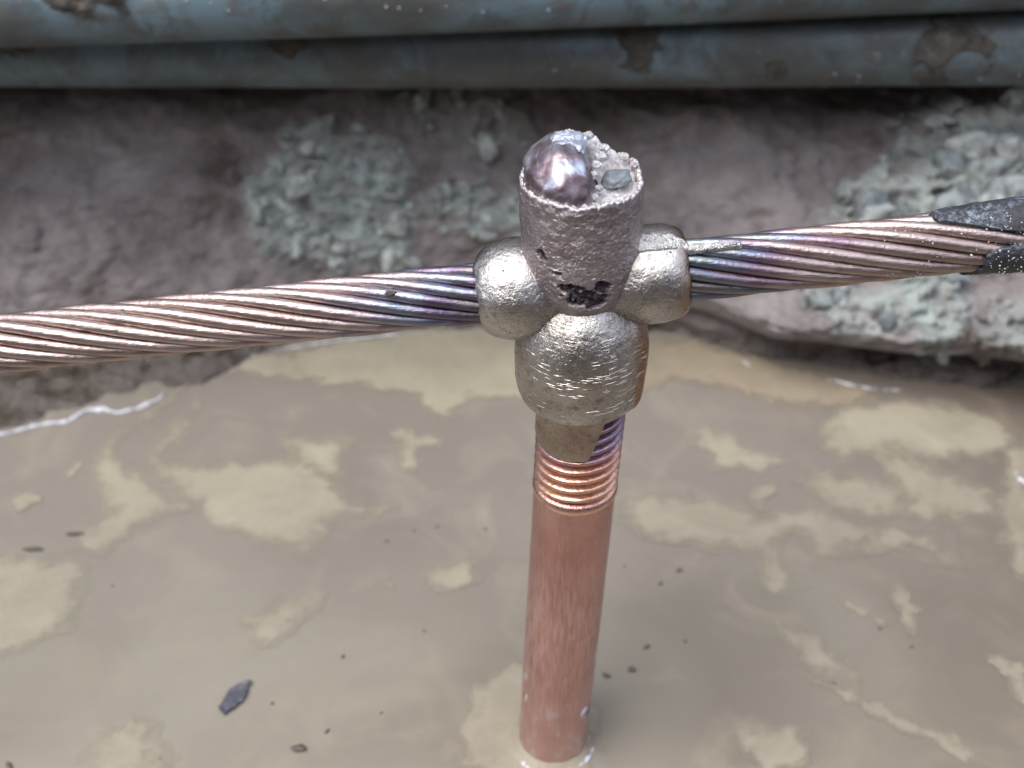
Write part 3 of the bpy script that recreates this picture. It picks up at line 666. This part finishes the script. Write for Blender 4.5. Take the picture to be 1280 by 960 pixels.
# ------------------------------------------------------------------ the ground rod with its weld
LEAN = math.radians(1.85)
rod = thing('ground_rod', 'upright copper ground rod with threaded neck and lumpy silver weld head, standing in the water', 'ground rod', (0, 0, 0))
def lean(Q):
    return Q + np.stack([np.tan(LEAN) * Q[..., 2], 0 * Q[..., 2], 0 * Q[..., 2]], -1)
prof = [(0, -60), (7.9, -60)] + [(8.0, z) for z in np.linspace(-58, 84.2, 90)] + [(8.0, 84.4), (8.12, 84.9), (8.3, 85.4), (8.28, 86.2), (7.95, 86.7), (7.2, 86.9), (0, 86.9)]
Q = revolve(prof, 96); th_ = np.arctan2(Q[..., 1], Q[..., 0])
Q[..., :2] *= (1 + .004 * fbm(Q / np.array([5, 5, 9.]), 3))[..., None]
link('rod_shaft', make_mesh('rod_shaft', lean(Q), grid_faces(*Q.shape[:2], cu=True), M_ROD), rod)
def rod_fleck(z0, dg, w_, h_, t_, mat, seed):
    V, F = ICO[4]; V = V * (1 + .35 * fbm(V * 1.6 + seed, 3) + .12 * fbm(V * 6 + seed, 2))[:, None]
    a_ = np.radians(dg - 90) + V[:, 0] * w_ / 8.0; r_ = 7.85 + t_ * np.maximum(V[:, 2], -.3)
    Q_ = np.stack([r_ * np.cos(a_), r_ * np.sin(a_), z0 + h_ * V[:, 1] + .6 * w_ * V[:, 0]], -1)
    link('mud_fleck', make_mesh('mud_fleck', lean(Q_), F, mat), rod)
rod_fleck(21, 48, 1.1, 1.5, .5, M_FLECK, 1); rod_fleck(19.5, 62, 1.0, 1.6, .4, M_FLECKD, 2); rod_fleck(38, 66, 1.3, 2.6, .18, M_FLECK, 3)
rod_fleck(24, -62, .7, 2.4, .2, M_FLECK, 4); rod_fleck(30, -70, .5, 1.8, .2, M_FLECK, 5); rod_fleck(27, 12, .5, 1.2, .15, M_FLECK, 6); rod_fleck(12, -40, .5, .8, .15, M_FLECK, 7)
# end ring of the thread (bright)
Q = revolve([(7.6, 84.3), (8.12, 84.5), (8.3, 85.0), (8.36, 85.6), (8.2, 86.3), (7.6, 86.7)], 96, 3)
Q[..., :2] *= (1 + .006 * fbm(Q / 2.5, 2))[..., None]
th = np.arctan2(Q[..., 1], Q[..., 0]); Q[..., 2] += .35 * np.cos(th) * 0
link('thread_end_ring', make_mesh('thread_end_ring', lean(Q), grid_faces(*Q.shape[:2], cu=True), M_THREAD), rod)
# thread
PITCHT = 2.31; nt_, nz_ = 160, 330
th = np.linspace(0, 2 * np.pi, nt_, endpoint=False); zz = np.linspace(85.6, 110, nz_)
T, ZZ = np.meshgrid(th, zz, indexing='ij'); ph = ((ZZ / PITCHT) - T / (2 * np.pi)) % 1.0
tri = 1 - np.abs(ph * 2 - 1); rr = 6.85 + 1.35 * sst(.1, .8, tri)
rr = rr + .05 * fbm(np.stack([np.cos(T) * 3, np.sin(T) * 3, ZZ / 1.2], -1), 3)
rr = rr - .5 * sst(86.8, 85.8, ZZ)
Q = np.stack([rr * np.cos(T), rr * np.sin(T), ZZ], -1)
link('thread', make_mesh('thread', lean(Q), grid_faces(nt_, nz_, cu=True), M_THREAD), rod)

weld = bpy.data.objects.new('weld_metal', None); COL.objects.link(weld); weld.parent = rod; weld.empty_display_size = .005
weld['label'] = 'lumpy silver weld casting clasping the cable'
# film of weld metal over the threads
nu, nv_ = 120, 80
phi = np.linspace(-118, 36, nu)       # degrees from the viewer, positive to the right
v = np.linspace(0, 1, nv_); PH, VV = np.meshgrid(phi, v, indexing='ij')
zbot = 98.2 + .5 * sst(-25, -80, PH) + .9 * np.sin(np.radians(PH * 3)) * .3 + .35 * pn(np.stack([PH / 9, 0 * PH, 0 * PH], -1))
jag = 2.6 * np.abs(((np.linspace(0, 1, nu)[:, None] * 0 + VV * 10 / PITCHT * 1.0) % 1) - .5)
zbot = zbot + sst(3, 23, PH) * 9.5 * ((PH - 3) / 26).clip(0, 1) + sst(6, 16, PH) * .8 * pn(np.stack([PH / 2.2, 0 * PH, 0 * PH + 3], -1))
ZF = zbot + (110.5 - zbot) * VV
rf = 8.42 + .10 * fbm(np.stack([PH / 14, ZF / 2, 0 * PH], -1), 3) + .25 * sst(106.5, 109, ZF) - .9 * sst(.03, 0, VV) - .9 * sst(-114, -118, PH) - .9 * sst(34, 36, PH)
flatf = np.cos(np.radians(np.clip(PH - 5, -24, 24))); 
a = np.radians(PH - 90)
Q = np.stack([rf * np.cos(a), rf * np.sin(a), ZF], -1)
link('weld_film', make_mesh('weld_film', lean(Q), grid_faces(nu, nv_), M_FILM), weld)
# lower body
XB = 2.75
prof = [(7.2, 108.1), (8.7, 107.9), (9.9, 108.4), (10.85, 109.4), (11.45, 110.9), (11.7, 112.8), (11.8, 115.5), (11.8, 118.5)] + [(11.8 * math.cos(t), 119.5 + 14.4 * math.sin(t)) for t in np.linspace(.08, math.pi / 2, 16)]
Q = revolve(prof, 220, 9)
nrm_d = .09 * fbm(Q / 4.2, 3, .5) + .035 * fbm(Q / .9, 2)
th = np.arctan2(Q[..., 1], Q[..., 0]); rad = np.hypot(Q[..., 0], Q[..., 1])
side = np.exp(-((th - math.radians(-28)) / .10) ** 2)          # mould seam on the right
Q[..., 0] += np.cos(th) * (nrm_d + .5 * side * sst(6, 11, rad)); Q[..., 1] += np.sin(th) * (nrm_d + .5 * side * sst(6, 11, rad))
Q[..., 2] += np.where(rad < 10, .5, .1) * nrm_d
Q[..., 0] += XB; Q[..., 1] -= .9 * sst(112, 120, Q[..., 2]) + .25
link('socket_body', make_mesh('socket_body', Q, grid_faces(*Q.shape[:2], cu=True), M_BODY), weld)
# cable sleeve
CA = math.radians(7.2); CD = np.array([math.cos(CA), 0, math.sin(CA)]); C2 = np.array([-math.sin(CA), 0, math.cos(CA)]); C1 = np.array([0, -1., 0]); C0 = np.array([1.8, 0, 132.2])
prof = [(0, -16.7), (5.0, -16.9), (5.8, -17.2), (6.5, -16.9), (7.3, -16.0), (8.1, -14.6), (8.6, -13.0), (8.85, -11.3), (8.8, -9.2), (8.4, -7.2), (7.5, -5), (7.0, -2.5), (6.9, 2), (7.1, 5), (7.7, 7.5), (8.35, 9.8), (8.5, 12), (8.4, 14.3), (8.1, 16.0), (7.6, 17.3), (6.9, 18.2), (6.0, 18.6), (5.0, 18.5), (0, 18.4)]
Q = revolve(prof, 200, 8); th = np.arctan2(Q[..., 1], Q[..., 0]); rad = np.hypot(Q[..., 0], Q[..., 1])
dd = .11 * fbm(Q / 4.4 + 9, 3, .5) + .04 * fbm(Q / .9, 2)
k = 1 + dd / np.maximum(rad, 2)
s_ = Q[..., 2] + .4 * fbm(Q / 3 + 4, 3) * sst(8.6, 5, rad)
W = C0 + CD * s_[..., None] + C1 * (Q[..., 0] * k)[..., None] + C2 * (Q[..., 1] * k)[..., None]
link('cable_sleeve', make_mesh('cable_sleeve', W, grid_faces(*Q.shape[:2], cu=True, flip=True), M_SLEEVE), weld)
# riser
nu, nv_ = 260, 190
th = np.linspace(0, 2 * np.pi, nu, endpoint=False)
prz = np.array([(3.0, 128.6), (6.2, 129.3), (8.2, 130.7), (9.4, 132.9), (9.9, 135.6), (10.05, 138.5), (10.0, 151.0)])
v = np.linspace(0, 1, nv_)
d_ = np.concatenate([[0], np.cumsum(np.hypot(*np.diff(prz, axis=0).T))]); d_ /= d_[-1]
pr = np.interp(v, d_, prz[:, 0]); pz = np.interp(v, d_, prz[:, 1])
T, PR = np.meshgrid(th, pr, indexing='ij'); _, PZ = np.meshgrid(th, pz, indexing='ij')
deg = np.degrees(np.arctan2(np.cos(T), -np.sin(T)))       # 0 at the viewer, + to the right
topz = .9 + .35 * fbm(np.stack([np.cos(T) * 6, np.sin(T) * 6, 0 * T], -1), 3) + .25 * np.sin(T * 5 + 1) + .35 * fbm(np.stack([np.cos(T) * 16, np.sin(T) * 16, 0 * T], -1), 2) + .7 * np.exp(-((deg - 150) / 22) ** 2) + 1.3 * np.exp(-((deg - 112) / 16) ** 2)
Zr = PZ + topz * sst(146, 151, PZ)
pp = np.stack([PR * np.cos(T), PR * np.sin(T), Zr], -1)
sxx = PR * np.sin(np.radians(deg))
nz1 = fbm(np.stack([sxx / 1.6, Zr / 1.6, 0 * Zr + 4], -1), 4, .6)
def blob(cx, cz, rx, rz): return 1 - np.hypot((sxx - cx) / rx, (Zr - cz) / rz)
pe = np.maximum.reduce([blob(.4, 135.2, 3.7, 2.1), blob(-2.0, 137.2, 2.4, 1.0), blob(3.0, 137.2, 1.7, 1.3), .42 * blob(-6.6, 142.4, .8, 1.6), .35 * blob(-4.4, 139.6, .9, .7)]) + .32 * nz1
pe = np.where(np.abs(deg) < 80, pe, -1); pe = pe - sst(131.5, 130.5, Zr)
pit = sst(.02, .22, pe); lip = np.exp(-((pe + .05) / .05) ** 2) * sst(-.3, .2, fbm(np.stack([sxx / 2, Zr / 2, 0 * Zr], -1), 2))
dr_ = .16 * fbm(pp / 3., 4, .6) + .075 * fbm(pp / .9, 3) - .10 * sst(.12, 0, np.abs(fbm(pp / 2.2 + 5, 2)))  - pit * (.75 + .5 * fbm(pp / .55, 3)) + .14 * lip
lump = .28 * np.exp(-((Zr - 150.4) / .7) ** 2) * (.4 + fbm(pp / 1.6, 3))
RR = PR + (dr_ + lump) * sst(4, 8, PR)
tx = 2.3 + (1.55 - 2.3) * (Zr - 134) / (151.7 - 134)
pp = np.stack([RR * np.cos(T) + tx, RR * np.sin(T), Zr], -1)
rimz = pp[:, -1:].copy()
extra = []
for rr_, dz in [(9.75, .25), (9.45, .28), (9.15, .0), (8.9, -.6), (8.7, -1.8)]:
    e = rimz.copy(); sc_ = rr_ / 10.0 * (1 + .012 * fbm(np.stack([np.cos(th) * 5, np.sin(th) * 5, 0 * th + rr_], -1), 3))
    e[:, 0, 0] = RR[:, -1] * sc_ * np.cos(th) + tx[:, -1]; e[:, 0, 1] = RR[:, -1] * sc_ * np.sin(th); e[:, 0, 2] += dz; extra.append(e)
pp = np.concatenate([pp] + extra, 1); z5 = np.zeros((nu, 5)); l5 = z5.copy(); l5[:, :3] = .8
link('riser', make_mesh('riser', pp, grid_faces(*pp.shape[:2], cu=True), M_RISER, {'pit': np.concatenate([pit, z5], 1), 'lip': np.concatenate([lip * .8, l5], 1)}), weld)
# slag in the top of the riser
RX = 1.55
r_ = np.linspace(0, 9.35, 70); th = np.linspace(0, 2 * np.pi, 150, endpoint=False)
T, R_ = np.meshgrid(th, r_, indexing='ij'); sx = R_ * np.cos(T); sy = R_ * np.sin(T)
h = 151.3 + 2.6 * sst(-1, 7, sy) * (1 - .3 * sst(2, 9, sx)) * sst(-9, -3, sx) + 2.2 * np.exp(-((sx + 1.6) / 3.0) ** 2) * sst(1, 7, sy) + .9 * np.exp(-((sx - 2.2) / 1.3) ** 2) * sst(-6, -1, sy)
h = h + .5 * sst(7.5, 9.3, R_) * sst(.3, -.3, sy / 9)
h = h + .55 * fbm(np.stack([sx / 1.7, sy / 1.7, h / 2], -1), 4, .65) + .30 * fbm(np.stack([sx / .7, sy / .7, 0 * sx], -1), 3, .7) + .5 * sst(5, 9, R_) * fbm(np.stack([sx / 1.1, sy / 1.1, 0 * sx + 7], -1), 3)
h = np.where(R_ > 9.2, h - .3, h)
Q = np.stack([sx + RX, sy, h], -1)
back = Q[:, -1:].copy(); back[:, 0, 2] = 149.5
Q = np.concatenate([Q, back], 1)
link('slag_crust', make_mesh('slag_crust', Q, grid_faces(*Q.shape[:2], cu=True), M_SLAG), weld)
# glassy bead
V, F = ICO[5]; d_ = 1 + .055 * fbm(V * 1.4 + 2, 3) + .010 * fbm(V * 6, 2)
BV = V * d_[:, None] * np.array([8.0, 9.0, 8.3]) + np.array([-.9, .2, 150.6])
rb = np.hypot(BV[:, 0] - 1.55, BV[:, 1]); kk = np.where(BV[:, 2] < 154.5, np.minimum(1, 9.15 / np.maximum(rb, .1)), np.minimum(1, 9.35 / np.maximum(rb, .1)))
BV[:, 0] = 1.55 + (BV[:, 0] - 1.55) * kk; BV[:, 1] *= kk
BV[:, 2] -= 7.0 * sst(1.2, 5.4, BV[:, 0] + .1 * BV[:, 1] + .9 * fbm(np.stack([BV[:, 1] / 3, BV[:, 2] / 3, 0 * BV[:, 0]], -1), 3)) + .5 * sst(-3, 1, BV[:, 0]) 
BV[:, 2] += .35 * np.exp(-((BV[:, 0] + .2) / .5) ** 2) * fbm(BV / 2.5, 2)
BV += .10 * sst(.2, 2.5, BV[:, 0])[:, None] * np.stack([fbm(BV / 1.1 + 7 * i, 3) for i in range(3)], -1) * 3
link('glassy_bead', make_mesh('glassy_bead', BV, F, M_BEAD), weld)
# flap of bluish skin at the back of the bead
nu, nv_ = 40, 24
u = np.linspace(-1, 1, nu); v = np.linspace(0, 1, nv_); UU, VV = np.meshgrid(u, v, indexing='ij')
fx = -1.3 + UU * 3.0 + 1.0 * VV; ang = np.radians(30 + 70 * VV)
base = np.stack([fx, -.9 + 7.9 * np.cos(ang) * 0 + (-1.5 + 4.6 * VV), 0 * fx], -1)
bz = 150.6 + 8.1 * np.sqrt(np.clip(1 - ((fx + .9) / 8.0) ** 2 - ((base[..., 1] - .2) / 9.0) ** 2, .01, 1))
rag = .45 * fbm(np.stack([UU * 3, VV * 3, 0 * UU + 2], -1), 3)
ed = sst(.0, .35, 1 - np.abs(UU) + rag * .6) * sst(0, .3, VV + rag * .5)
base[..., 2] = bz - .35 + .5 * ed + .18 * fbm(np.stack([UU * 3, VV * 3, 0 * UU], -1), 3) + .7 * sst(.4, 1, VV)
link('bead_skin', make_mesh('bead_skin', base, grid_faces(nu, nv_), M_SKIN), weld)
# nugget
V, F = ICO[4]; V = V * (1 + .22 * fbm(V * 1.3 + 5, 3) + .05 * fbm(V * 5, 2))[:, None] * np.array([2.5, 1.9, .95])
rotm = np.array(Matrix.Rotation(math.radians(-14), 3, 'Y') @ Matrix.Rotation(math.radians(24), 3, 'X'))
link('slag_nugget', make_mesh('slag_nugget', V @ rotm.T + np.array([7.0, -1.4, 152.55]), F, M_NUGGET), weld)
for i, (x_, y_, z_, r_) in enumerate([(3.3, -3.2, 154.3, .75), (4.1, -4.9, 152.9, .6), (3.9, -1.2, 155.0, .7), (4.6, 1.2, 155.2, .85), (3.4, -6.4, 152.2, .55), (8.6, 3.6, 154.0, .7), (5.4, 4.2, 155.2, .8), (2.6, 3.8, 157.6, .8), (10.2, 2.2, 153.4, .6)]):
    V, F = ICO[3]; V = V * (1 + .4 * fbm(V * 1.5 + i * 4, 3))[:, None] * np.array([1.1, 1.1, .8]) * r_
    link('slag_drop', make_mesh('slag_drop', V + np.array([x_, y_, z_]), F, M_SLAG), weld)
# crust flakes inside the riser pit
for i in range(15):
    V, F = ICO[2]; V = V * (1 + .5 * fbm(V * 1.6 + i * 3, 3))[:, None] * np.array([.75, .45, .45]) * random.uniform(.6, 1.15)
    rotm = np.array(Matrix.Rotation(random.random() * 6, 3, 'Y'))
    xx = random.uniform(-3, 3.6); zc = random.uniform(134, 137.2)
    link('crust_flake', make_mesh('crust_flake', V @ rotm.T + np.array([2.2 + xx, -math.sqrt(96 - xx * xx) + .6, zc]), F, M_CRUST, smooth=False), weld)
# flash fin lying on the cable
nu, nv_ = 90, 20
u = np.linspace(0, 1, nu); v = np.linspace(-1, 1, nv_); UU, VV = np.meshgrid(u, v, indexing='ij')
s = 6 + UU * 21.5
wv = (2.6 - 1.5 * sst(.35, .7, UU) - .3 * UU) * (1 - .1 * UU) + .3 * pn(np.stack([UU * 9, 0 * UU, 0 * UU], -1)) * sst(.2, .3, UU)
rad = 8.75 - 3.0 * sst(.38, .66, UU); angc = np.radians(72 - 4 * UU); angw = wv / rad * .8
an = angc + VV * angw
hh = rad + .25 + .55 * (1 - VV ** 2) + .38 * fbm(np.stack([UU * 14, VV * 1.6, 0 * UU], -1), 3) - .9 * sst(.8, 1, np.abs(VV)) - 1.2 * sst(.985, 1, UU)
W = C0 + CD * s[..., None] + C1 * (hh * np.cos(an))[..., None] + C2 * (hh * np.sin(an))[..., None]
link('flash_fin', make_mesh('flash_fin', W, grid_faces(nu, nv_, flip=True), M_FIN), weld)
# torn lip where the cable enters on the left
# ------------------------------------------------------------------ stranded cable
LAY = 105.0
cable = thing('copper_cable', 'bare twisted copper cable passing through the weld, with scorched black jacket at right', 'cable', C0)
s = np.concatenate([np.linspace(-700, -140, 110), np.linspace(-138, 92, 190), np.linspace(96, 120, 6)])
a = np.linspace(0, 2 * np.pi, 14, endpoint=False)
for i in range(12):
    rm_ = 4.2 + .10 * math.sin(i * 2.4) + .12 * pn(np.stack([s / 30, 0 * s + i * 3.3, 0 * s], -1))
    ph = 2 * np.pi * i / 12 - 2 * np.pi * s / LAY + .02 * math.sin(i * 5.1) + .02 * pn(np.stack([s / 40, 0 * s + i, 0 * s + 6], -1))
    cen = CD * s[:, None] + C1 * (rm_ * np.cos(ph))[:, None] + C2 * (rm_ * np.sin(ph))[:, None]
    t = np.gradient(cen, axis=0); t /= np.linalg.norm(t, axis=1)[:, None]
    n1 = C1 * np.cos(ph)[:, None] + C2 * np.sin(ph)[:, None]; n1 -= t * (n1 * t).sum(1)[:, None]; n1 /= np.linalg.norm(n1, axis=1)[:, None]; n2 = np.cross(t, n1)
    wr = 1.07 * (1 + .012 * fbm(np.stack([s / 4, 0 * s + i * 2, 0 * s], -1), 2))
    Q = cen[:, None] + wr[:, None, None] * (n1[:, None] * np.cos(a)[None, :, None] + n2[:, None] * np.sin(a)[None, :, None])
    link('wire', make_mesh('wire', Q, grid_faces(len(s), len(a), cv=True), M_WIRE), cable)
for i in range(6):
    ph = 2 * np.pi * i / 6 + 2 * np.pi * s / 90
    cen = CD * s[:, None] + C1 * (2.15 * np.cos(ph))[:, None] + C2 * (2.15 * np.sin(ph))[:, None]
    Q = cen[:, None] + 1.05 * (C1[None, None] * np.cos(a)[None, :, None] + C2[None, None] * np.sin(a)[None, :, None])
    link('core_wire', make_mesh('core_wire', Q, grid_faces(len(s), len(a), cv=True, flip=True), M_CORE), cable)
# jacket
nu, nv_ = 220, 150
ph = np.linspace(0, 2 * np.pi, nu, endpoint=False)       # 0 faces the viewer, 90 deg is up
dg = (np.degrees(ph) + 180) % 360 - 180
start = np.interp(dg, [-180, -90, -30, 0, 12, 22, 30, 38, 50, 62, 75, 100, 140, 180], [66, 63, 66, 66.5, 67.5, 73, 74, 72, 67, 63, 59.5, 58.5, 61, 66])
start = start + .5 * fbm(np.stack([np.cos(ph) * 5, np.sin(ph) * 5, 0 * ph], -1), 3)
v = np.concatenate([np.linspace(0, 1, 120) * 24, np.geomspace(25, 640, 30)])
PHI, VV = np.meshgrid(ph, v, indexing='ij'); S = start[:, None] * np.exp(-VV / 60) + 66 * (1 - np.exp(-VV / 60)) + VV
q3 = np.stack([np.cos(PHI) * 6, np.sin(PHI) * 6, S], -1)
up = np.exp(-((np.degrees(PHI) - 85) / 38) ** 2)[..., :]
R_ = 5.75 + .55 * sst(0, 14, VV) + .35 * up * sst(0, 4, VV) + .16 * fbm(q3 / 2.6, 4, .55) * sst(0, 1, VV) + .04 * fbm(q3 / .7, 2) - .55 * sst(.5, 0, VV)
W = CD * S[..., None] + C1 * (R_ * np.cos(PHI))[..., None] + C2 * (R_ * np.sin(PHI))[..., None]
inn = CD * (S[:, :1, None] + .2) + C1 * (4.7 * np.cos(PHI[:, :1]))[..., None] + C2 * (4.7 * np.sin(PHI[:, :1]))[..., None]
inn2 = inn + CD * 12
W = np.concatenate([inn2, inn, W], 1)
jk = link('jacket', make_mesh('jacket', W, grid_faces(*W.shape[:2], cu=True, flip=True), M_RUB), cable)
# grit on the jacket and wires (one part, too many to count)
GV, GF = [], []; V1, F1 = ICO[1]; r = np.random.default_rng(4)
for i in range(420):
    if i < 380: ss = r.uniform(66, 84); pa = r.uniform(-100, 70); rad = 6.25 + .25 * (pa > 40)
    else: ss = r.uniform(50, 66); pa = r.uniform(-60, 70); rad = 5.2
    pa = math.radians(pa); sz = r.uniform(.05, .14) * (1.5 if r.random() < .1 else 1)
    c = CD * ss + C1 * rad * math.cos(pa) + C2 * rad * math.sin(pa)
    GV.append(V1 * sz * r.uniform(.7, 1.3, 3) + c); GF.append(F1 + i * len(V1))
g = link('grit', make_mesh('grit', np.concatenate(GV), np.concatenate(GF), M_GRIT), cable); g['kind'] = 'stuff'
V, F = ICO[3]; V = V * (1 + .5 * fbm(V * 1.7 + 8, 3))[:, None] * np.array([.95, .35, .6]); p = at_y(488, 367, -4.6)
link('char_fleck', make_mesh('char_fleck', V + p - C0, F, M_SPECK), cable)
